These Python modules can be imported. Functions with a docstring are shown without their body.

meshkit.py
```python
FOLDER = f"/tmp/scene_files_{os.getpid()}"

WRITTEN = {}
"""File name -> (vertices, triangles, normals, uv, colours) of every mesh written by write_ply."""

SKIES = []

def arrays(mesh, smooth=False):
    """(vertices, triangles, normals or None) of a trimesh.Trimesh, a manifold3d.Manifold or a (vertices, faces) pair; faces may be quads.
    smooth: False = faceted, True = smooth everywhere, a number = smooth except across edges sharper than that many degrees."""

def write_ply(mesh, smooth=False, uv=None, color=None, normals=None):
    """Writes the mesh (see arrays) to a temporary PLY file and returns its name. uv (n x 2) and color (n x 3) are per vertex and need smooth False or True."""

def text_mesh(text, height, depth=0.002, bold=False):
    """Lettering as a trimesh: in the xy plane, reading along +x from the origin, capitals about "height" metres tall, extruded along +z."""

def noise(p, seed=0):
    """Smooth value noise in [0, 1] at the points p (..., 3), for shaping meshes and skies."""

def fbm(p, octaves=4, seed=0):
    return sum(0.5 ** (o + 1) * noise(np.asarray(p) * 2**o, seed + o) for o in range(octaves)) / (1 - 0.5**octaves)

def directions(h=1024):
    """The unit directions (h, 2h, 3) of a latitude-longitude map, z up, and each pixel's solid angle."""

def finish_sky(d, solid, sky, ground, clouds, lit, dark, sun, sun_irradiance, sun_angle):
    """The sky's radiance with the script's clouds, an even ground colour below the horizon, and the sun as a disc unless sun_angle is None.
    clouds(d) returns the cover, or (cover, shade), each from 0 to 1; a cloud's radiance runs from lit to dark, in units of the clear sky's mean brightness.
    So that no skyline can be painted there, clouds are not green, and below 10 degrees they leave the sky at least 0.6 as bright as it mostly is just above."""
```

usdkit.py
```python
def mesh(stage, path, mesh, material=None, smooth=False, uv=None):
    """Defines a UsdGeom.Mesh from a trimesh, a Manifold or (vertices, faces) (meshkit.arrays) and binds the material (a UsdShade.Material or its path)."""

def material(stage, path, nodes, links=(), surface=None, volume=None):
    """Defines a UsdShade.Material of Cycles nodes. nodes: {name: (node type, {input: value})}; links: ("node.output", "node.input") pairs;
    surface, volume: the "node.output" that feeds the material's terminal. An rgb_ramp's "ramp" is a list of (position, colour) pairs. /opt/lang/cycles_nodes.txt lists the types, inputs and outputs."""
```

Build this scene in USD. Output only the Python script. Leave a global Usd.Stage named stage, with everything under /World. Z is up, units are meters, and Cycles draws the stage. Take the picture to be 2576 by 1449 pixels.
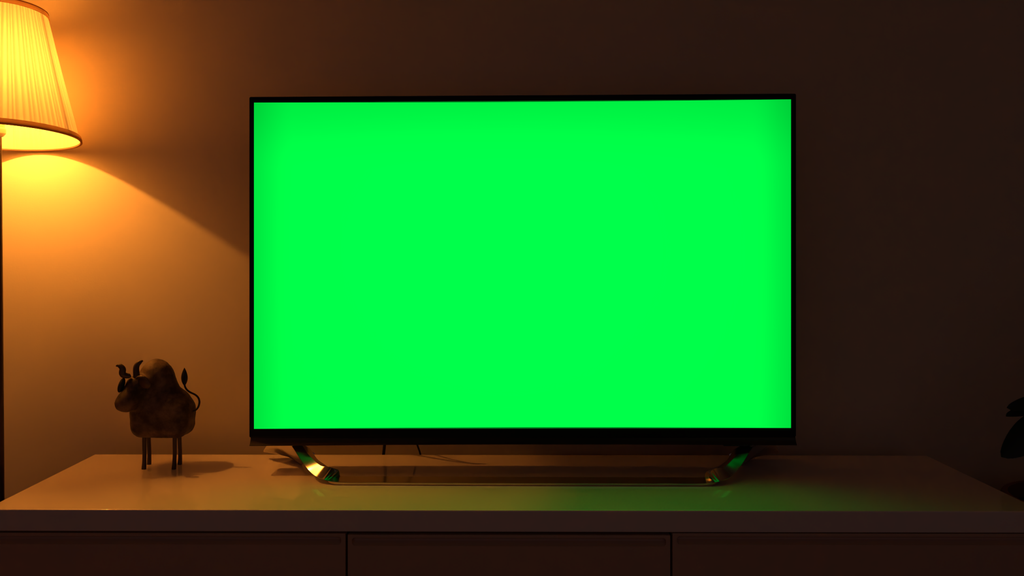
import math
import numpy as np
import trimesh
import manifold3d as m3
import shapely
import shapely.geometry as sg
import meshkit
import usdkit
from pxr import Gf, Sdf, Usd, UsdGeom, UsdLux, UsdShade

stage = Usd.Stage.CreateInMemory()
UsdGeom.SetStageUpAxis(stage, "Z")
UsdGeom.SetStageMetersPerUnit(stage, 1.0)
UsdGeom.Xform.Define(stage, "/World")
UsdGeom.Scope.Define(stage, "/World/Looks")

# ------------------------------------------------------------------ camera, light, exposure
TABLE = 0.60                      # height of the console top
EYE = TABLE + 0.44                # a level camera a little above the console
WALL = 1.93                       # the back wall's distance
cam = UsdGeom.Camera.Define(stage, "/World/camera")
cam.AddTranslateOp().Set((0, 0, EYE))
cam.AddRotateXOp().Set(90)
cam.CreateHorizontalApertureAttr(36.0)
cam.CreateFocalLengthAttr(36.0 * 2155 / 2576)
cam.CreateHorizontalApertureOffsetAttr(36.0 * 41 / 2576)
cam.CreateVerticalApertureOffsetAttr(-36.0 * 91.5 / 2576)
cam.CreateClippingRangeAttr((0.05, 100.0))
cam.CreateExposureAttr(0.0)

BULB = (-1.0406, 1.7695, EYE + 0.3521)      # the lamp's filament, inside the shade (the light itself is made with the lamp)
BULB_POWER, BULB_RADIUS, BULB_COLOR = 1.04, 0.006, (1.0, 0.35, 0.042)
SCREEN_STRENGTH = 1.08
dome = UsdLux.DomeLight.Define(stage, "/World/evening_light")    # the even dim light of the open room behind the camera
dome.CreateColorAttr((1.0, 0.62, 0.68))
dome.CreateIntensityAttr(0.0165)

# ------------------------------------------------------------------ helpers
LOOKS, names = {}, {}


def mat(name, nodes, links=(), surface="p.BSDF"):
    LOOKS[name] = usdkit.material(stage, f"/World/Looks/{name}", nodes, links, surface)
    return LOOKS[name]


def plain(name, color, rough=0.5, **more):
    return mat(name, {"p": ("principled_bsdf", {"base_color": color, "roughness": rough, **more})})


def numbered(parent, name):
    k = names.get((parent, name), -1) + 1
    names[(parent, name)] = k
    return name if k == 0 else f"{name}_{k:03d}"


def data(prim, **kw):
    for k, v in kw.items():
        if v:
            prim.SetCustomDataByKey(k, v)
    return prim


def thing(name, label, category, loc=(0, 0, 0), rz=0.0, group=None):
    x = UsdGeom.Xform.Define(stage, "/World/" + numbered("/World", name))
    x.AddTranslateOp().Set(Gf.Vec3d(*map(float, loc)))
    if rz:
        x.AddRotateZOp().Set(math.degrees(rz))
    return data(x.GetPrim(), label=label, category=category, group=group)


def obj(name, mesh, look, parent=None, smooth=30, label=None, **kw):
    up = str(parent.GetPath()) if parent else "/World"
    m = usdkit.mesh(stage, f"{up}/{numbered(up, name)}", mesh, LOOKS[look], smooth=smooth)
    if len(m.GetPointsAttr().Get()) == 0:
        raise ValueError(name)
    return data(m.GetPrim(), label=label, **kw)


def tm(m):
    if isinstance(m, m3.Manifold):
        q = m.to_mesh()
        return trimesh.Trimesh(q.vert_properties[:, :3], q.tri_verts, process=False)
    return m


def cat(*ms):
    return trimesh.util.concatenate([tm(m) for m in ms])


def box(x0, x1, y0, y1, z0, z1):
    return m3.Manifold.cube((x1 - x0, y1 - y0, z1 - z0)).translate((x0, y0, z0))


def rbox(x0, x1, y0, y1, z0, z1, r=0.002, seg=12):
    s = m3.Manifold.sphere(r, seg)
    return m3.Manifold.batch_hull([s.translate((x, y, z)) for x in (x0 + r, x1 - r) for y in (y0 + r, y1 - r) for z in (z0 + r, z1 - r)])


def lathe(profile, n=48, closed=False):
    """profile: (r, z) pairs, swept about the z axis; closed = the profile is a loop."""
    p = np.asarray(profile, float)
    a = np.arange(n) * 2 * np.pi / n
    v = np.stack([p[:, 0, None] * np.cos(a), p[:, 0, None] * np.sin(a), np.repeat(p[:, 1, None], n, 1)], -1)
    k = len(p)
    rows = range(k if closed else k - 1)
    f = []
    for i in rows:
        j = (i + 1) % k
        for s in range(n):
            t = (s + 1) % n
            f.append((i * n + s, i * n + t, j * n + t))
            f.append((i * n + s, j * n + t, j * n + s))
    m = trimesh.Trimesh(v.reshape(-1, 3), f, process=False)
    m.merge_vertices()
    m.update_faces(m.nondegenerate_faces())
    return m


def tube(points, radii, sides=10, squash=None):
    p = np.asarray(points, float)
    r = np.broadcast_to(np.asarray(radii, float), (len(p),))
    t = np.gradient(p, axis=0)
    t /= np.linalg.norm(t, axis=1, keepdims=True) + 1e-12
    up = np.array([0.31, 0.87, 0.38])
    a = up - t * (t @ up)[:, None]
    a /= np.linalg.norm(a, axis=1, keepdims=True)
    b = np.cross(t, a)
    w = np.arange(sides) * 2 * np.pi / sides
    v = p[:, None] + r[:, None, None] * (np.cos(w)[None, :, None] * a[:, None] + np.sin(w)[None, :, None] * b[:, None])
    v = np.vstack([v.reshape(-1, 3), p[0], p[-1]])
    n, f = len(p), []
    for i in range(n - 1):
        for s in range(sides):
            q = (s + 1) % sides
            f += [(i * sides + s, i * sides + q, (i + 1) * sides + q), (i * sides + s, (i + 1) * sides + q, (i + 1) * sides + s)]
    for s in range(sides):
        q = (s + 1) % sides
        f += [(n * sides, q, s), (n * sides + 1, (n - 1) * sides + s, (n - 1) * sides + q)]
    m = trimesh.Trimesh(v, f, process=False)
    m.fix_normals()
    return m


def spline(points, n=40):
    from scipy.interpolate import CubicSpline
    p = np.asarray(points, float)
    d = np.r_[0, np.cumsum(np.linalg.norm(np.diff(p, axis=0), axis=1))]
    return CubicSpline(d, p)(np.linspace(0, d[-1], n))


def band(points, across, width, thick, flip=False):
    """A flat bar swept along points: `across` (per point or one) is the direction of its width; rounded rectangle section."""
    p = np.asarray(points, float)
    c = np.broadcast_to(np.asarray(across, float), p.shape)
    t = np.gradient(p, axis=0)
    t /= np.linalg.norm(t, axis=1, keepdims=True)
    c = c - t * (c * t).sum(1, keepdims=True)
    c /= np.linalg.norm(c, axis=1, keepdims=True)
    n = np.cross(t, c)
    w, h, r = width / 2, thick / 2, min(thick * 0.3, 0.0015)
    sec = []
    for sx, sy, a0 in ((1, 1, 0), (-1, 1, 90), (-1, -1, 180), (1, -1, 270)):
        for a in (0, 30, 60, 90):
            q = math.radians(a0 + a)
            sec.append((sx * (w - r) + r * math.cos(q), sy * (h - r) + r * math.sin(q)))
    sec = np.array(sec)
    v = p[:, None] + sec[None, :, :1] * c[:, None] + sec[None, :, 1:] * n[:, None]
    k, f = len(sec), []
    for i in range(len(p) - 1):
        for s in range(k):
            q = (s + 1) % k
            f += [(i * k + s, i * k + q, (i + 1) * k + q), (i * k + s, (i + 1) * k + q, (i + 1) * k + s)]
    for s in range(1, k - 1):
        f += [(0, s + 1, s), ((len(p) - 1) * k, (len(p) - 1) * k + s, (len(p) - 1) * k + s + 1)]
    m = trimesh.Trimesh(v.reshape(-1, 3), f, process=False)
    m.fix_normals()
    return m


def ellipsoid(c, r, rot=None, n=3):
    m = trimesh.creation.icosphere(n, 1.0)
    v = m.vertices * np.asarray(r)
    if rot is not None:
        v = v @ np.asarray(trimesh.transformations.euler_matrix(*rot)[:3, :3]).T
    return trimesh.Trimesh(v + np.asarray(c), m.faces, process=False)


# ------------------------------------------------------------------ materials
mat("wall_paint", {
    "c": ("texture_coordinate", {}),
    "n": ("noise_texture", {"scale": 260.0, "detail": 3.0}),
    "b": ("bump", {"strength": 0.12, "distance": 0.001}),
    "p": ("principled_bsdf", {"base_color": (0.74, 0.625, 0.50), "roughness": 0.85, "specular_ior_level": 0.2}),
}, [("c.object", "n.vector"), ("n.fac", "b.height"), ("b.normal", "p.normal")])
mat("room_paint", {"p": ("principled_bsdf", {"base_color": (0.26, 0.14, 0.10), "roughness": 0.95, "specular_ior_level": 0.1})})
plain("ceiling_paint", (0.74, 0.60, 0.48), 0.95, specular_ior_level=0.1)
mat("floor_wood", {
    "c": ("texture_coordinate", {}),
    "m": ("mapping", {"scale": (1.5, 14.0, 1.0)}),
    "n": ("noise_texture", {"scale": 6.0, "detail": 6.0}),
    "r": ("rgb_ramp", {"ramp": [(0.3, (0.12, 0.06, 0.03)), (0.7, (0.24, 0.13, 0.07))]}),
    "p": ("principled_bsdf", {"roughness": 0.55}),
}, [("c.object", "m.vector"), ("m.vector", "n.vector"), ("n.fac", "r.fac"), ("r.color", "p.base_color")])
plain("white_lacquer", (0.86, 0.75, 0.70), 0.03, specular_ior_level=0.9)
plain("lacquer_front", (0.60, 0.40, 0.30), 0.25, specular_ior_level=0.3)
plain("dark_inside", (0.02, 0.015, 0.012), 0.8)
plain("black_bezel", (0.004, 0.004, 0.004), 0.35, specular_ior_level=0.15)
plain("bar_plastic", (0.035, 0.024, 0.018), 0.3)
plain("back_plastic", (0.02, 0.02, 0.02), 0.5)
plain("polished_metal", (0.60, 0.56, 0.53), 0.17, metallic=1.0)
plain("black_rubber", (0.008, 0.008, 0.008), 0.5)
# a liquid-crystal panel: an even green picture, a little dimmer at its edges; like any such panel it gives off less light at steep angles (about the 1.8th power of the cosine)
mat("green_screen", {
    "c": ("texture_coordinate", {}),
    "s": ("separate_xyz", {}),
    "ax": ("math", {"math_type": "absolute"}),
    "mx": ("map_range", {"range_type": "smoothstep", "from_min": 0.45, "from_max": 0.545, "to_min": 1.0, "to_max": 0.74, "clamp": True}),
    "mz": ("map_range", {"range_type": "smoothstep", "from_min": 0.60, "from_max": 0.76, "to_min": 1.0, "to_max": 0.80, "clamp": True}),
    "f": ("math", {"math_type": "multiply"}),
    "w": ("layer_weight", {"blend": 0.5}),
    "co": ("math", {"math_type": "subtract", "value1": 1.0}),
    "pw": ("math", {"math_type": "power", "value2": 1.8}),
    "fa": ("math", {"math_type": "multiply"}),
    "k": ("math", {"math_type": "multiply", "value2": SCREEN_STRENGTH}),
    "e": ("emission", {"color": (0.0, 1.04, 0.066), "strength": 1.0}),
}, [("c.object", "s.vector"), ("s.x", "ax.value1"), ("ax.value", "mx.value"), ("s.z", "mz.value"), ("mx.result", "f.value1"), ("mz.result", "f.value2"),
    ("w.facing", "co.value2"), ("co.value", "pw.value1"), ("f.value", "fa.value1"), ("pw.value", "fa.value2"), ("fa.value", "k.value1"), ("k.value", "e.strength")], surface="e.emission")
# pleated cloth: light falls through it, less so where the folds lie double
mat("shade_cloth", {
    "v": ("attribute", {"attribute": "fold"}),
    "m": ("mix", {"mix_type": "multiply", "fac": 1.0, "color2": (0.45, 0.38, 0.29)}),
    "t": ("translucent_bsdf", {}),
    "d": ("diffuse_bsdf", {"color": (0.86, 0.78, 0.62)}),
    "x": ("mix_closure", {"fac": 0.40}),
}, [("v.color", "m.color1"), ("m.color", "t.color"), ("d.BSDF", "x.closure1"), ("t.BSDF", "x.closure2")], surface="x.closure")
mat("trim_tape", {"t": ("translucent_bsdf", {"color": (0.95, 0.78, 0.55)}), "d": ("diffuse_bsdf", {"color": (0.6, 0.4, 0.25)}), "x": ("mix_closure", {"fac": 0.62})},
    [("d.BSDF", "x.closure1"), ("t.BSDF", "x.closure2")], surface="x.closure")
mat("piping_cord", {"t": ("translucent_bsdf", {"color": (0.6, 0.4, 0.26)}), "d": ("diffuse_bsdf", {"color": (0.35, 0.2, 0.12)}), "x": ("mix_closure", {"fac": 0.4})},
    [("d.BSDF", "x.closure1"), ("t.BSDF", "x.closure2")], surface="x.closure")
mat("seam_cloth", {"t": ("translucent_bsdf", {"color": (0.92, 0.82, 0.66)}), "d": ("diffuse_bsdf", {"color": (0.8, 0.72, 0.56)}), "x": ("mix_closure", {"fac": 0.6})},
    [("d.BSDF", "x.closure1"), ("t.BSDF", "x.closure2")], surface="x.closure")
plain("brass_dark", (0.10, 0.07, 0.05), 0.35, metallic=0.6)
plain("socket_white", (0.75, 0.66, 0.5), 0.5)
mat("clear_bulb", {"f": ("fresnel", {"IOR": 1.4}), "t": ("transparent_bsdf", {"color": (1, 1, 1)}), "g": ("glossy_bsdf", {"color": (1, 1, 1), "roughness": 0.05}), "x": ("mix_closure", {})},
    [("f.fac", "x.fac"), ("t.BSDF", "x.closure1"), ("g.BSDF", "x.closure2")], surface="x.closure")
mat("rusty_iron", {
    "c": ("texture_coordinate", {}),
    "n": ("noise_texture", {"scale": 28.0, "detail": 5.0, "roughness": 0.6}),
    "r": ("rgb_ramp", {"ramp": [(0.38, (0.03, 0.018, 0.013)), (0.52, (0.09, 0.055, 0.04)), (0.66, (0.17, 0.105, 0.075))]}),
    "b": ("bump", {"strength": 0.35, "distance": 0.002}),
    "p": ("principled_bsdf", {"roughness": 0.62, "specular_ior_level": 0.4}),
}, [("c.object", "n.vector"), ("n.fac", "r.fac"), ("r.color", "p.base_color"), ("n.fac", "b.height"), ("b.normal", "p.normal")])
plain("dark_iron", (0.085, 0.06, 0.045), 0.42, metallic=0.3)
plain("black_iron", (0.006, 0.005, 0.004), 0.6)
mat("leaf_green", {"t": ("translucent_bsdf", {"color": (0.02, 0.05, 0.01)}), "p": ("principled_bsdf", {"base_color": (0.012, 0.03, 0.010), "roughness": 0.45}), "x": ("mix_closure", {"fac": 0.15})},
    [("p.BSDF", "x.closure1"), ("t.BSDF", "x.closure2")], surface="x.closure")
plain("stem_brown", (0.05, 0.035, 0.02), 0.7)
plain("terracotta", (0.22, 0.09, 0.06), 0.8)
plain("soil", (0.02, 0.014, 0.010), 0.95)

# ------------------------------------------------------------------ the room
X0, X1, Y0, H = -2.3, 2.5, -1.4, 2.6
obj("wall_back", box(X0, X1, WALL, WALL + 0.1, 0, H), "wall_paint", smooth=False, kind="structure", label="plain plaster wall lit amber by the floor lamp behind the television")
obj("wall_left", box(X0 - 0.1, X0, Y0, WALL, 0, H), "room_paint", smooth=False, kind="structure", label="left side wall of the room outside the picture")
obj("wall_right", box(X1, X1 + 0.1, Y0, WALL, 0, H), "room_paint", smooth=False, kind="structure", label="right side wall of the room outside the picture")
obj("floor", box(X0, X1, Y0, WALL, -0.1, 0), "floor_wood", smooth=False, kind="structure", label="dark wooden floor under the console")
obj("ceiling", box(X0, X1, Y0, WALL, H, H + 0.1), "ceiling_paint", smooth=False, kind="structure", label="ceiling of the dark living room")

# ------------------------------------------------------------------ media console
CX, CY, CW, CD = 0.029, 1.656, 1.802, 0.3985
con = thing("media_console", "long low white lacquer console with glossy top and handleless doors under the television", "console", (CX, CY, 0), -0.006)
hw, hd = CW / 2, CD / 2
SLAB = 0.0372
obj("top", rbox(-hw, hw, -hd, hd, TABLE - SLAB, TABLE, 0.0022, 24), "white_lacquer", con, 40, label="glossy white console top")
carcass = box(-hw + 0.004, hw - 0.004, -hd + 0.024, hd, 0.09, TABLE - SLAB)
obj("carcass", carcass, "dark_inside", con, False, label="console body behind the doors")
obj("plinth", box(-hw + 0.05, hw - 0.05, -hd + 0.06, hd - 0.02, 0.0, 0.09), "dark_inside", con, False)
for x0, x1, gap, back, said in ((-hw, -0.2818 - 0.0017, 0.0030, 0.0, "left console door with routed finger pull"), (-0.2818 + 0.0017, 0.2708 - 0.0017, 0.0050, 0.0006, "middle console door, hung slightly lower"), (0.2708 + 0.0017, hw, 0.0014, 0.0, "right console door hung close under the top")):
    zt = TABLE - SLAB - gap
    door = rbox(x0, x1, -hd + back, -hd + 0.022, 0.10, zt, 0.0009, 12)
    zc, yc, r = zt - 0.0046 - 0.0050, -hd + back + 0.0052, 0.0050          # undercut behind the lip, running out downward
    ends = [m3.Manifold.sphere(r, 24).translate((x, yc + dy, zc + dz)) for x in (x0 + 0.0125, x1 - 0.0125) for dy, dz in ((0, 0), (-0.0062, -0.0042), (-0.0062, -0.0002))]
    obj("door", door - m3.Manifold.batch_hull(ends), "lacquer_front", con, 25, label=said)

# ------------------------------------------------------------------ television
TVX, TVY = 0.0511, 1.702
tv = thing("television", "large flat television with a bright plain green screen on a metal stand", "television", (TVX, TVY, TABLE), -0.0114)
SW, ZB, ZT = 0.5300, 0.0909, 0.7374          # half width, bottom and top of the lit screen above the console
SAG, ROLL = 0.0105, 0.0040


def bend(m, roll=True):
    m = tm(m)
    v = np.array(m.vertices)
    v[:, 1] -= SAG * (v[:, 0] / SW) ** 2
    if roll:
        v[:, 2] += ROLL * v[:, 0]
    return trimesh.Trimesh(v, m.faces, process=False)


def plate(poly, y0, y1):
    g = shapely.segmentize(poly, 0.03)
    m = trimesh.creation.extrude_polygon(g, y1 - y0, engine="earcut")
    v = np.array(m.vertices)
    return trimesh.Trimesh(np.stack([v[:, 0], y1 - v[:, 2], v[:, 1]], 1), m.faces, process=False)


OUT_L, OUT_R, OUT_T, OUT_B = -SW - 0.0086, SW + 0.0092, ZT + 0.0109, 0.0742
outer = sg.box(OUT_L, OUT_B, OUT_R, OUT_T)
outer = outer.buffer(-0.003).buffer(0.003, quad_segs=6)
lit = sg.box(-SW, ZB, SW, ZT)
obj("bezel", bend(plate(outer.difference(lit), -0.0015, 0.012)), "black_bezel", tv, 30, label="thin black bezel, wider along the bottom")
xs = np.linspace(-SW - 0.001, SW + 0.001, 41)
v = np.array([(x, 0.0, z) for x in xs for z in (ZB - 0.001, ZT + 0.001)])
f = [q for i in range(40) for q in ((2 * i, 2 * i + 2, 2 * i + 3), (2 * i, 2 * i + 3, 2 * i + 1))]
panel = trimesh.Trimesh(np.vstack([v, v + [0, 0.004, 0]]), f + [(a + 82, c + 82, b + 82) for a, b, c in f], process=False)
obj("screen", bend(panel), "green_screen", tv, False, label="glowing plain green screen")
obj("back_cover", bend(cat(plate(outer.buffer(-0.002), 0.012, 0.024), plate(sg.box(-0.44, 0.085, 0.44, 0.55).buffer(0.02), 0.024, 0.058))), "back_plastic", tv, 30, label="dark plastic rear housing")
# the lip along the bottom, curving forward
n = 24
pr = [(y, z - 0.0026) for y, z in ((0.010, 0.0775), (0.000, 0.0770), (-0.0012, 0.0755), (-0.0022, 0.0725), (-0.0042, 0.0685), (-0.0068, 0.0650), (-0.0095, 0.0630), (-0.0100, 0.0622), (-0.0093, 0.0614), (0.020, 0.0608), (0.045, 0.0640), (0.045, 0.0775))]
xs = np.linspace(OUT_L + 0.0025, OUT_R - 0.0010, n)
v = np.array([(x, y, z) for x in xs for y, z in pr])
k, f = len(pr), []
for i in range(n - 1):
    for s in range(k):
        q = (s + 1) % k
        f += [(i * k + s, i * k + q, (i + 1) * k + q), (i * k + s, (i + 1) * k + q, (i + 1) * k + s)]
for s in range(1, k - 1):
    f += [(0, s, s + 1), ((n - 1) * k, (n - 1) * k + s + 1, (n - 1) * k + s)]
lip = trimesh.Trimesh(v, f, process=False)
lip.fix_normals()
obj("bottom_lip", bend(lip), "bar_plastic", tv, 35, label="dark brown curved lip under the bezel")
# the stand: one flat polished bar, along the front, up at both ends and folded back to two rear feet
# along the left half: front edge of the bar's upper face, that face's direction, its width and the bar's thickness; it lies flat along the front and twists to face forward as it climbs back to the set
stations = [((-0.2500, -0.0925, 0.0052), (0, 0, 1), 0.0450, 0.0052), ((-0.3000, -0.0925, 0.0052), (0, 0, 1), 0.0450, 0.0052), ((-0.3402, -0.0920, 0.0054), (0, 0, 1), 0.0430, 0.0052), ((-0.3630, -0.0895, 0.0069), (-0.02, -0.06, 1.0), 0.0340, 0.0058),
            ((-0.3780, -0.0845, 0.0091), (-0.36, -0.58, 0.74), 0.0280, 0.0066), ((-0.3875, -0.0800, 0.0110), (-0.39, -0.61, 0.69), 0.0250, 0.0075), ((-0.4024, -0.0670, 0.0155), (-0.39, -0.61, 0.69), 0.0215, 0.0095), ((-0.4213, -0.0470, 0.0262), (-0.16, -0.58, 0.80), 0.0200, 0.0110),
            ((-0.4390, -0.0270, 0.0405), (0.05, -0.45, 0.89), 0.0190, 0.0120), ((-0.4550, -0.0090, 0.0545), (0.05, -0.42, 0.90), 0.0190, 0.0120)]
A = spline([q[0] for q in stations], 56)
at = np.r_[0, np.cumsum(np.linalg.norm(np.diff([q[0] for q in stations], axis=0), axis=1))]
along = np.linspace(0, at[-1], 56)
from scipy.interpolate import PchipInterpolator
nrm, W, T = (PchipInterpolator(at, [q[i] for q in stations])(along) for i in (1, 2, 3))
tan = np.gradient(A, axis=0)
tan /= np.linalg.norm(tan, axis=1, keepdims=True)
nrm = nrm - tan * (nrm * tan).sum(1, keepdims=True)
nrm /= np.linalg.norm(nrm, axis=1, keepdims=True)
B = A + np.cross(tan, nrm) * W[:, None]
m_ = np.linspace(-0.24, 0.24, 17)
A, B, nrm = (np.vstack([q[::-1], [(x if p else 0, q[0, 1] - p * (1 - (x / 0.25) ** 2), q[0, 2]) for x in m_], q * [-1, 1, 1]]) for q, p in ((A, 0.0006), (B, 0.0006), (nrm, 0)))
T = np.r_[T[::-1], np.full(17, 0.0052), T]
w_ = (B - A) / np.linalg.norm(B - A, axis=1, keepdims=True)
deep = np.clip((np.abs(A[:, 0]) - 0.352) / 0.035, 0, 1)[:, None]           # the arms are wedges: a second, inward face behind the lit one
inward = np.stack([-np.sign(A[:, 0]), np.full(len(A), 0.35), np.full(len(A), -0.25)], 1)
C, D = B - nrm * T[:, None] + inward * 0.017 * deep, A - nrm * T[:, None] + w_ * T[:, None] * (0.1 + 0.7 * deep)
e = 0.0005
ring = [A + w_ * e, B - w_ * e, B - nrm * e, C + nrm * e, C - w_ * e, D + w_ * e, D + nrm * e, A - nrm * e]
k, n = len(ring), len(A)
v = np.stack(ring, 1).reshape(-1, 3)
v[:, 2] = np.maximum(v[:, 2], 0.0004)
f = [q for i in range(n - 1) for s in range(k) for q in ((i * k + s, i * k + (s + 1) % k, (i + 1) * k + (s + 1) % k), (i * k + s, (i + 1) * k + (s + 1) % k, (i + 1) * k + s))]
f += [q for s in range(1, k - 1) for q in ((0, s + 1, s), ((n - 1) * k, (n - 1) * k + s, (n - 1) * k + s + 1))]
bar = trimesh.Trimesh(v, f, process=False)
bar.fix_normals()
obj("stand_bar", bar, "polished_metal", tv, 25, label="polished metal stand bar, climbing at both ends to the set")
for s in (-1, 1):
    ac = np.array([-s * 0.78, -0.62, 0.0])
    leg = np.array([(s * 0.4790, 0.026, 0.0545), (s * 0.4875, 0.043, 0.0475), (s * 0.5100, 0.080, 0.0295), (s * 0.5397, 0.143, 0.0036)]) + ac * 0.040
    lg = band(spline(leg, 16), ac, 0.080, 0.0062)
    lg.vertices[:, 2] = np.maximum(lg.vertices[:, 2], 0.0004)
    obj("rear_leg", lg, "polished_metal", tv, 40, label="rear leg of the stand sloping back to the console")
    obj("stand_mount", rbox(min(s * 0.40, s * 0.45), max(s * 0.40, s * 0.45), -0.004, 0.040, 0.0555, 0.064, 0.001), "back_plastic", tv, 30)

# ------------------------------------------------------------------ floor lamp
lamp = thing("floor_lamp", "lit floor lamp with pleated fabric shade standing left of the console", "lamp", (-1.0190, 1.7680, 0))
LX, LY = -1.0190, 1.7680
prof = [(0.0, 0.0), (0.125, 0.0), (0.127, 0.004), (0.125, 0.012), (0.110, 0.018), (0.030, 0.024), (0.016, 0.034), (0.012, 0.05), (0.0, 0.05)]
obj("base", lathe(prof, 64), "brass_dark", lamp, 30)
ztop = EYE + 0.236
obj("pole", tube([(0, 0, 0.045), (-0.0050, 0, 0.7), (-0.0094, 0, ztop)], 0.0080, 24), "brass_dark", lamp, 40, label="slim dark metal pole")
ax = -0.0096
sock = [(0.0, -0.022), (0.0065, -0.022), (0.0065, -0.019), (0.0075, -0.018), (0.0075, -0.015), (0.0062, -0.014), (0.0062, 0.000), (0.0110, 0.002), (0.0150, 0.007), (0.0160, 0.0085), (0.0160, 0.017), (0.0145, 0.019), (0.0, 0.019)]
s = lathe(sock, 32)
s.apply_translation((ax, 0, ztop))
obj("socket", s, "socket_white", lamp, 35, label="lamp socket collar under the bulb")
s = lathe([(0.0, 0.018), (0.0135, 0.018), (0.0135, 0.070), (0.0125, 0.072), (0.0, 0.072)], 32)
s.apply_translation((ax, 0, ztop))
obj("candle_sleeve", s, "socket_white", lamp, 35, label="pale sleeve holding the bulb")
s = lathe([(0.0105, 0.072), (0.0115, 0.080), (0.019, 0.098), (0.0215, 0.112), (0.019, 0.128), (0.012, 0.140), (0.004, 0.146), (0.0, 0.1465)], 32)
s.apply_translation((ax, 0, ztop))
obj("bulb", s, "clear_bulb", lamp, 60, label="clear glass bulb")
light = UsdLux.SphereLight.Define(stage, f"{lamp.GetPath()}/bulb_light")
light.AddTranslateOp().Set((BULB[0] - LX, BULB[1] - LY, BULB[2]))
light.CreateRadiusAttr(BULB_RADIUS)
light.CreateColorAttr(BULB_COLOR)
light.CreateIntensityAttr(6800.0 * BULB_POWER)

R0, R1, HS = 0.1535, 0.0857, 0.2663
NP, PER, ROWS = 84, 10, 24
rng = np.random.default_rng(4)
wid = rng.uniform(0.55, 1.45, NP)
edges = np.r_[0, np.cumsum(wid)] / wid.sum() * 2 * np.pi
amp = rng.uniform(0.6, 1.5, NP)
ang, off, fold = [], [], []
for i in range(NP):
    for j in range(PER):
        q = j / PER
        ang.append(edges[i] + (edges[i + 1] - edges[i]) * q)
        fold.append(1.0 if q > 0.45 else 0.70 + 0.2 * (amp[i] > 1.1) * q / 0.45)
        off.append(amp[i] * (0.5 - 0.5 * math.cos(2 * math.pi * q ** 0.75)))
ang, off = np.array(ang), np.array(off) * 0.0022
rows = []
for i in range(ROWS + 1):
    q = i / ROWS
    r = R0 + (R1 - R0) * q - 0.0012 * math.sin(math.pi * q)
    fade = min(1.0, q * 6 + 0.15, (1 - q) * 6 + 0.25)
    rr = r + (off - 0.0012) * fade * (0.65 + 0.35 * (1 - q))
    rows.append(np.stack([rr * np.cos(ang), rr * np.sin(ang), np.full(len(ang), HS * q)], 1))
k, f = len(ang), []
for i in range(ROWS):
    for s in range(k):
        q = (s + 1) % k
        f += [(i * k + s, i * k + q, (i + 1) * k + q), (i * k + s, (i + 1) * k + q, (i + 1) * k + s)]
shade = obj("shade", trimesh.Trimesh(np.vstack(rows), f, process=False), "shade_cloth", lamp, True, label="tapered pleated fabric shade glowing from within")
fold = np.array(fold) * (1 - 0.42 * np.exp(-(((ang + 0.07 + np.pi) % (2 * np.pi) - np.pi) / 0.050) ** 4))      # one lapped seam, where the cloth lies double
fold = np.tile(np.array(fold)[:, None], (ROWS + 1, 3)).astype(np.float32)
UsdGeom.PrimvarsAPI(shade).CreatePrimvar("fold", Sdf.ValueTypeNames.Color3fArray, "vertex").Set(list(map(lambda q: Gf.Vec3f(*map(float, q)), fold)))
sx = UsdGeom.Xformable(shade)
sx.AddTranslateOp().Set(Gf.Vec3d(-1.0274 - LX, 1.7676 - LY, EYE + 0.2367))
sx.AddRotateXYZOp().Set(Gf.Vec3f(math.degrees(-0.0616), math.degrees(-0.0089), 0))


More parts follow.
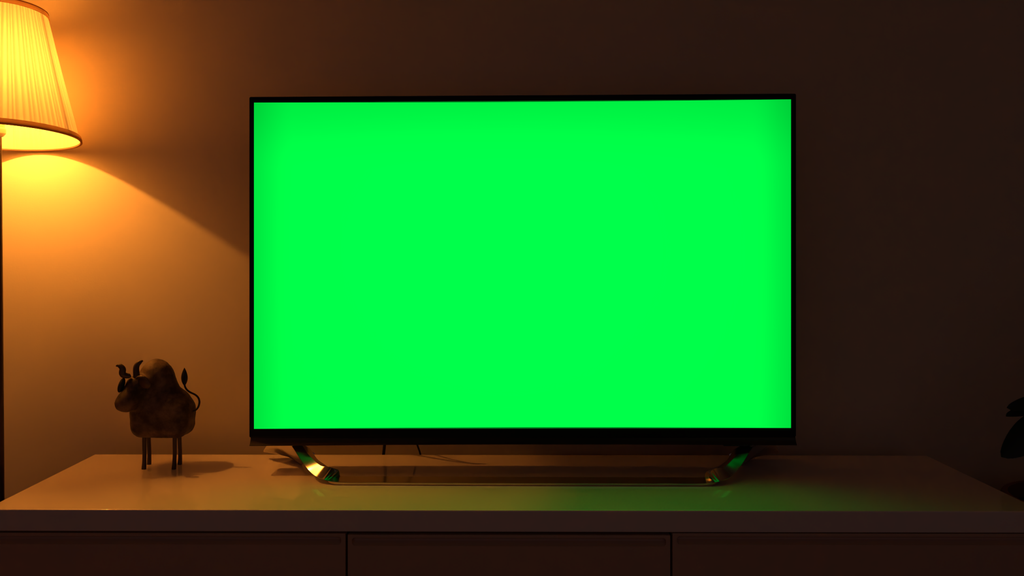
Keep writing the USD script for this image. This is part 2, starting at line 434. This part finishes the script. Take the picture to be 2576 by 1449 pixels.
def hoop(r, z, dr, h, slope):
    """A tape round the rim: a rounded section leaning with the shade's side."""
    pts = []
    for a in np.linspace(0, 2 * np.pi, 14, endpoint=False):
        zz = h / 2 * np.sign(np.sin(a)) * abs(np.sin(a)) ** 0.6
        pts.append((r + dr * np.sign(np.cos(a)) * abs(np.cos(a)) ** 0.6 - slope * (zz + h / 2), z + h / 2 + zz))
    return lathe(pts, 128, closed=True)


SL = (R0 - R1) / HS
obj("bottom_trim", hoop(R0 + 0.0030, 0.0, 0.0015, 0.0105, SL), "trim_tape", shade, 50, label="brown tape round the lower rim")
obj("bottom_piping", hoop(R0 + 0.0022, -0.0022, 0.0024, 0.0042, SL), "piping_cord", shade, 60, label="dark cord edging the lower rim")
obj("top_trim", hoop(R1 + 0.0008 + SL * 0.010, HS - 0.010, 0.0022, 0.0100, SL), "trim_tape", shade, 50, label="brown tape round the upper rim")
obj("top_piping", hoop(R1 + 0.0010, HS - 0.0008, 0.0022, 0.0030, SL), "piping_cord", shade, 60, label="dark cord edging the upper rim")
# carrier: a rod beside the bulb up to three spokes under the top rim (on the side away from the picture)
rod = tube(spline([(-0.012, 0, 0.012), (-0.050, 0.0, 0.05), (-0.062, 0.0, 0.12), (-0.050, 0, 0.20), (-0.004, 0, HS - 0.012)], 24), 0.0012, 8)
spokes = [tube([(0, 0, HS - 0.012), ((R1 - 0.001) * math.cos(a), (R1 - 0.001) * math.sin(a), HS - 0.006)], 0.0011, 8) for a in (math.pi, math.pi / 3, -math.pi / 3)]
obj("shade_carrier", cat(rod, *spokes), "brass_dark", shade, 50, label="wire carrier holding the shade")

# ------------------------------------------------------------------ bull figurine
PXM = 0.0008135
OX, OY = -0.680, 1.753
bull = thing("bull_figurine", "dark rusty figurine of a humped bull on thin legs standing on the console", "figurine", (OX, OY, TABLE))


def P(px, py, y=0.0):
    """A point of the figurine from drawing units of its picture at depth y (towards the wall)."""
    d = OY + y
    return np.array([(px - 1247) * d / 2155 - OX, y, 0.44 - (py - 633) * d / 2155])


def sd_ell(p, c, r):
    dx, dy, dz = (p[0] - c[0]) / r[0], (p[1] - c[1]) / r[1], (p[2] - c[2]) / r[2]
    k0 = math.sqrt(dx * dx + dy * dy + dz * dz)
    k1 = math.sqrt((dx / r[0]) ** 2 + (dy / r[1]) ** 2 + (dz / r[2]) ** 2) + 1e-9
    return k0 * (k0 - 1.0) / k1


def smin(a, b, k):
    h = max(k - abs(a - b), 0.0) / k
    return min(a, b) - h * h * k * 0.25


def E(px, py, y, rx, ry, rz):
    return P(px, py, y), (rx * PXM, ry, rz * PXM)


blobs = [(E(398, 980, 0.000, 46, 0.035, 72), 0.018), (E(390, 946, 0.000, 35, 0.028, 40), 0.014), (E(436, 1022, 0.000, 46, 0.037, 47), 0.018), (E(372, 1008, -0.006, 34, 0.034, 46), 0.018),
         (E(352, 988, -0.022, 27, 0.024, 36), 0.016), (E(343, 966, -0.034, 22, 0.019, 21), 0.012), (E(330, 995, -0.046, 21, 0.019, 27), 0.014), (E(315, 1013, -0.054, 23.5, 0.020, 22.5), 0.014)]
bc = P(410.5, 1054)
bh = (71.5 * PXM, 0.038, 42.0 * PXM)
br = 0.019


def body_sdf(x, y, z):
    p = (x, y, z)
    t = (z - bc[2]) / bh[2]
    s = 1.0 - 0.05 * max(-t, 0.0) ** 1.5                 # the belly narrows a little downward
    qx, qy, qz = abs(x - bc[0]) / s - bh[0] + br, abs(y) / s - bh[1] + br, abs(z - bc[2]) - bh[2] + br
    d = math.sqrt(max(qx, 0) ** 2 + max(qy, 0) ** 2 + max(qz, 0) ** 2) + min(max(qx, qy, qz), 0) - br
    for (c, r), k in blobs:
        d = smin(d, sd_ell(p, c, r), k)
    return -d


bm = tm(m3.Manifold.level_set(body_sdf, (-0.106, -0.085, 0.050, 0.075, 0.055, 0.235), 0.0034))
trimesh.smoothing.filter_taubin(bm, iterations=8)
vv = np.array(bm.vertices)
nn = np.array(bm.vertex_normals)
vv += nn * ((meshkit.fbm(vv * 60, 3, 5) - 0.5) * 0.0032)[:, None]
obj("body", trimesh.Trimesh(vv, bm.faces, process=False), "rusty_iron", bull, True, label="stout humped body with lowered head and broad muzzle")
# legs
for px0, y, tilt, zt in ((362, -0.0195, 2.0, 1090), (375, 0.019, -0.5, 1090), (437.5, -0.0195, 3.5, 1090), (452.5, 0.019, -0.5, 1090)):
    foot, hip = P(px0, 1173.9, y), P(px0 + tilt, zt, y)
    foot[2] = 0.0
    q = np.linspace(0, 1, 9)[:, None]
    pts = foot + (hip - foot) * q + np.array([[0.0006, 0, 0]]) * np.sin(q * 5)
    pts[0, 2] = 0.0
    obj("leg", tube(pts, [0.0046, 0.0043, 0.0040, 0.0040, 0.0040, 0.0041, 0.0041, 0.0042, 0.0042], 14), "dark_iron", bull, 50)
# horns: near one rising and curling back, far one an S out to the side
hr = spline([P(342, 952, -0.040), P(342.5, 934, -0.041), P(344, 920, -0.041), P(350, 912.5, -0.040), P(359.5, 907, -0.038)], 24)
obj("horn", tube(hr, np.interp(np.linspace(0, 1, 24), [0, 0.3, 0.6, 0.85, 1], [0.0064, 0.0062, 0.0056, 0.0042, 0.0014]), 14), "dark_iron", bull, 50, label="horn curling up and back")
hl = spline([P(328, 944, -0.046), P(317, 945, -0.050), P(308, 940, -0.053), P(308.5, 929, -0.054), P(304, 922, -0.055), P(292, 921, -0.056)], 26)
obj("horn", tube(hl, np.interp(np.linspace(0, 1, 26), [0, 0.3, 0.6, 0.85, 1], [0.0042, 0.0064, 0.0064, 0.0046, 0.0012]), 14), "dark_iron", bull, 50, label="horn curling outward in an S")
# drooping ears
obj("ear", ellipsoid(P(305.5, 969, -0.052), (0.0060, 0.0070, 0.0150), (0, 0.32, 0.3)), "black_iron", bull, True, label="far drooping ear")
ear = trimesh.util.concatenate([ellipsoid(P(363, 963, -0.056), (0.0150, 0.0050, 0.0112), (0.25, 0.45, -0.2)), tube(spline([P(343, 953, -0.056), P(352, 948, -0.060), P(364, 950, -0.061), P(373, 960, -0.058)], 14), [0.0016, 0.0022, 0.0025, 0.0026, 0.0026, 0.0026, 0.0026, 0.0026, 0.0026, 0.0025, 0.0024, 0.0022, 0.0018, 0.0012], 10)])
obj("ear", ear, "dark_iron", bull, True, label="near drooping ear with a raised rim")
tl = spline([P(484, 1034, 0.0), P(494, 1030, 0), P(501, 1017, 0), P(500, 1003, 0), P(491, 993, 0), P(477, 986, 0), P(467, 976, 0), P(464.5, 968, 0)], 40)
tail = obj("tail", tube(tl, 0.0019, 12), "black_iron", bull, 60, label="thin wire tail curving up")
tz = np.linspace(0, 1, 22)
prof = [(0.0066 * math.sin(math.pi * t ** 0.85) ** 0.85 + 0.0001, t) for t in tz]
tuft = lathe([(r, P(0, 970.5)[2] + t * 45.5 * PXM) for r, t in prof], 20)
tv_ = np.array(tuft.vertices)
tv_[:, 1] *= 0.45
tv_[:, 0] += P(464, 0)[0]
obj("tail_tuft", trimesh.Trimesh(tv_, tuft.faces, process=False), "black_iron", tail, 60, label="leaf-shaped tuft at the tail's tip")

# ------------------------------------------------------------------ cables behind the television
def cable(label, pts, r):
    p = spline(pts, 40)
    o = thing("power_cable", label, "cable", tuple(p[-1]), group=None)
    obj("cord", tube(p - p[-1], r, 12), "black_rubber", o, 60)


cable("thick black cable hanging from the television into the gap behind the console", [(-0.226, 1.772, TABLE + 0.15), (-0.232, 1.804, TABLE + 0.105), (-0.2425, 1.872, TABLE + 0.022), (-0.252, 1.888, TABLE - 0.05), (-0.255, 1.890, TABLE - 0.25), (-0.26, 1.893, 0.02)], 0.0033)
cable("thin black cable slanting right from the television to the console's back edge", [(-0.200, 1.772, TABLE + 0.14), (-0.192, 1.806, TABLE + 0.085), (-0.1685, 1.872, TABLE + 0.010), (-0.158, 1.886, TABLE - 0.04), (-0.15, 1.890, TABLE - 0.25), (-0.145, 1.893, 0.02)], 0.0020)

# ------------------------------------------------------------------ potted plant right of the console
PX_, PY_ = 1.165, 1.700
plant = thing("potted_plant", "dark leafy houseplant in a tall pot standing right of the console", "plant", (PX_, PY_, 0))
pot = lathe([(0.0, 0.0), (0.085, 0.0), (0.089, 0.004), (0.130, 0.50), (0.140, 0.505), (0.141, 0.545), (0.138, 0.55), (0.128, 0.55), (0.124, 0.50), (0.0, 0.50)], 56)
obj("pot", pot, "terracotta", plant, 30, label="tall tapered terracotta pot")
so = lathe([(0.124, 0.505), (0.122, 0.522), (0.06, 0.530), (0.0, 0.528)], 40)
so.vertices[:, 2] += (meshkit.fbm(so.vertices * 40, 3, 2) - 0.5) * 0.008
obj("soil", so, "soil", plant, True)


def leaf(base, tip, width, droop, roll=0.0, fold=0.15, blunt=0.62):
    """A pointed oval leaf from base to tip: `droop` bends it, `roll` turns its face about its midrib."""
    b, t = np.asarray(base, float), np.asarray(tip, float)
    d = t - b
    L = np.linalg.norm(d)
    d /= L
    side = np.cross(d, [0, 0, 1.0])
    side /= np.linalg.norm(side) + 1e-9
    up = np.cross(side, d)
    side, up = side * math.cos(roll) + up * math.sin(roll), up * math.cos(roll) - side * math.sin(roll)
    n, rows = 22, []
    for i in range(n + 1):
        q = i / n
        w = width * (math.sin(math.pi * min(1, q ** 0.95)) ** blunt) * (1 - 0.05 * q) + 0.0006
        c = b + d * L * q + up * droop * L * math.sin(math.pi * q)
        for s in (-1, -0.55, 0, 0.55, 1):
            rows.append(c + side * w * s + up * fold * w * abs(s))
    f = [q for i in range(n) for j in range(4) for q in ((5 * i + j, 5 * i + j + 1, 5 * i + j + 6), (5 * i + j, 5 * i + j + 6, 5 * i + j + 5))]
    v = np.array(rows)
    k = len(v)
    f2 = [(a + k, c + k, b_ + k) for a, b_, c in f]
    rim = []
    for i in range(n):
        rim += [(5 * i, 5 * i + 5, 5 * i + 5 + k), (5 * i, 5 * i + 5 + k, 5 * i + k), (5 * i + 4, 5 * i + 9 + k, 5 * i + 9), (5 * i + 4, 5 * i + 4 + k, 5 * i + 9 + k)]
    m = trimesh.Trimesh(np.vstack([v, v - up * 0.0009]), f + f2 + rim, process=False)
    return m


rel = lambda x, y, z: np.array([x - PX_, y - PY_, z])  # noqa: E731
crown = rel(1.135, 1.690, 0.80)
stems = [[(0.0, 0.0, 0.52), (-0.008, -0.004, 0.66), tuple(crown)], [(0.02, 0.01, 0.52), (0.035, 0.015, 0.70), (0.045, 0.01, 0.86)], [(0.0, -0.03, 0.52), (0.03, -0.05, 0.63), (0.07, -0.07, 0.72)]]
for s in stems:
    obj("stem", tube(spline(s, 16), np.linspace(0.006, 0.0035, 16), 10), "stem_brown", plant, 60)
leaves = [  # the three the photograph shows, then the rest of the crown outside the frame
    (rel(1.104, 1.690, 0.7460), rel(1.0000, 1.675, 0.7350), 0.0165, 0.05, 1.25),
    (rel(1.105, 1.680, 0.7275), rel(0.9890, 1.660, 0.7215), 0.020, 0.04, 0.25),
    (rel(1.080, 1.685, 0.7220), rel(0.9890, 1.675, 0.6385), 0.0310, 0.08, 1.35),
    (crown, crown + np.array([0.02, -0.05, 0.10]), 0.030, 0.1, 0.3), (crown, crown + np.array([0.06, 0.06, 0.09]), 0.032, 0.1, 0.2),
    ((0.045, 0.01, 0.86), (0.10, 0.02, 0.95), 0.030, 0.1, 0.2), ((0.045, 0.01, 0.86), (0.12, -0.05, 0.87), 0.032, 0.1, 0.2), ((0.045, 0.01, 0.86), (0.10, 0.09, 0.86), 0.032, 0.1, 0.1),
    ((0.04, 0.012, 0.78), (0.14, 0.03, 0.76), 0.032, 0.12, 0.2), ((0.07, -0.07, 0.72), (0.15, -0.10, 0.73), 0.03, 0.1, 0.3), ((0.07, -0.07, 0.72), (0.08, -0.16, 0.70), 0.03, 0.1, 0.3),
    ((0.03, -0.05, 0.63), (0.12, -0.02, 0.60), 0.03, 0.1, 0.2)]
for i, (b, t, w, dr, ro) in enumerate(leaves):
    lf = obj("leaf", leaf(b, t, w, dr, ro), "leaf_green", plant, 60)
    if i < 3:
        obj("leaf_stalk", tube(spline([b + (np.asarray(b) - np.asarray(t)) * -0.03, (np.asarray(b) + np.array([-0.012, 0, 0.66 + 0.02 * i])) / 2 + np.array([0.008, 0, 0.01]), np.array([-0.012 - 0.004 * i, -0.004, 0.70 + 0.015 * i])], 10), 0.0018, 8), "stem_brown", lf, 60)
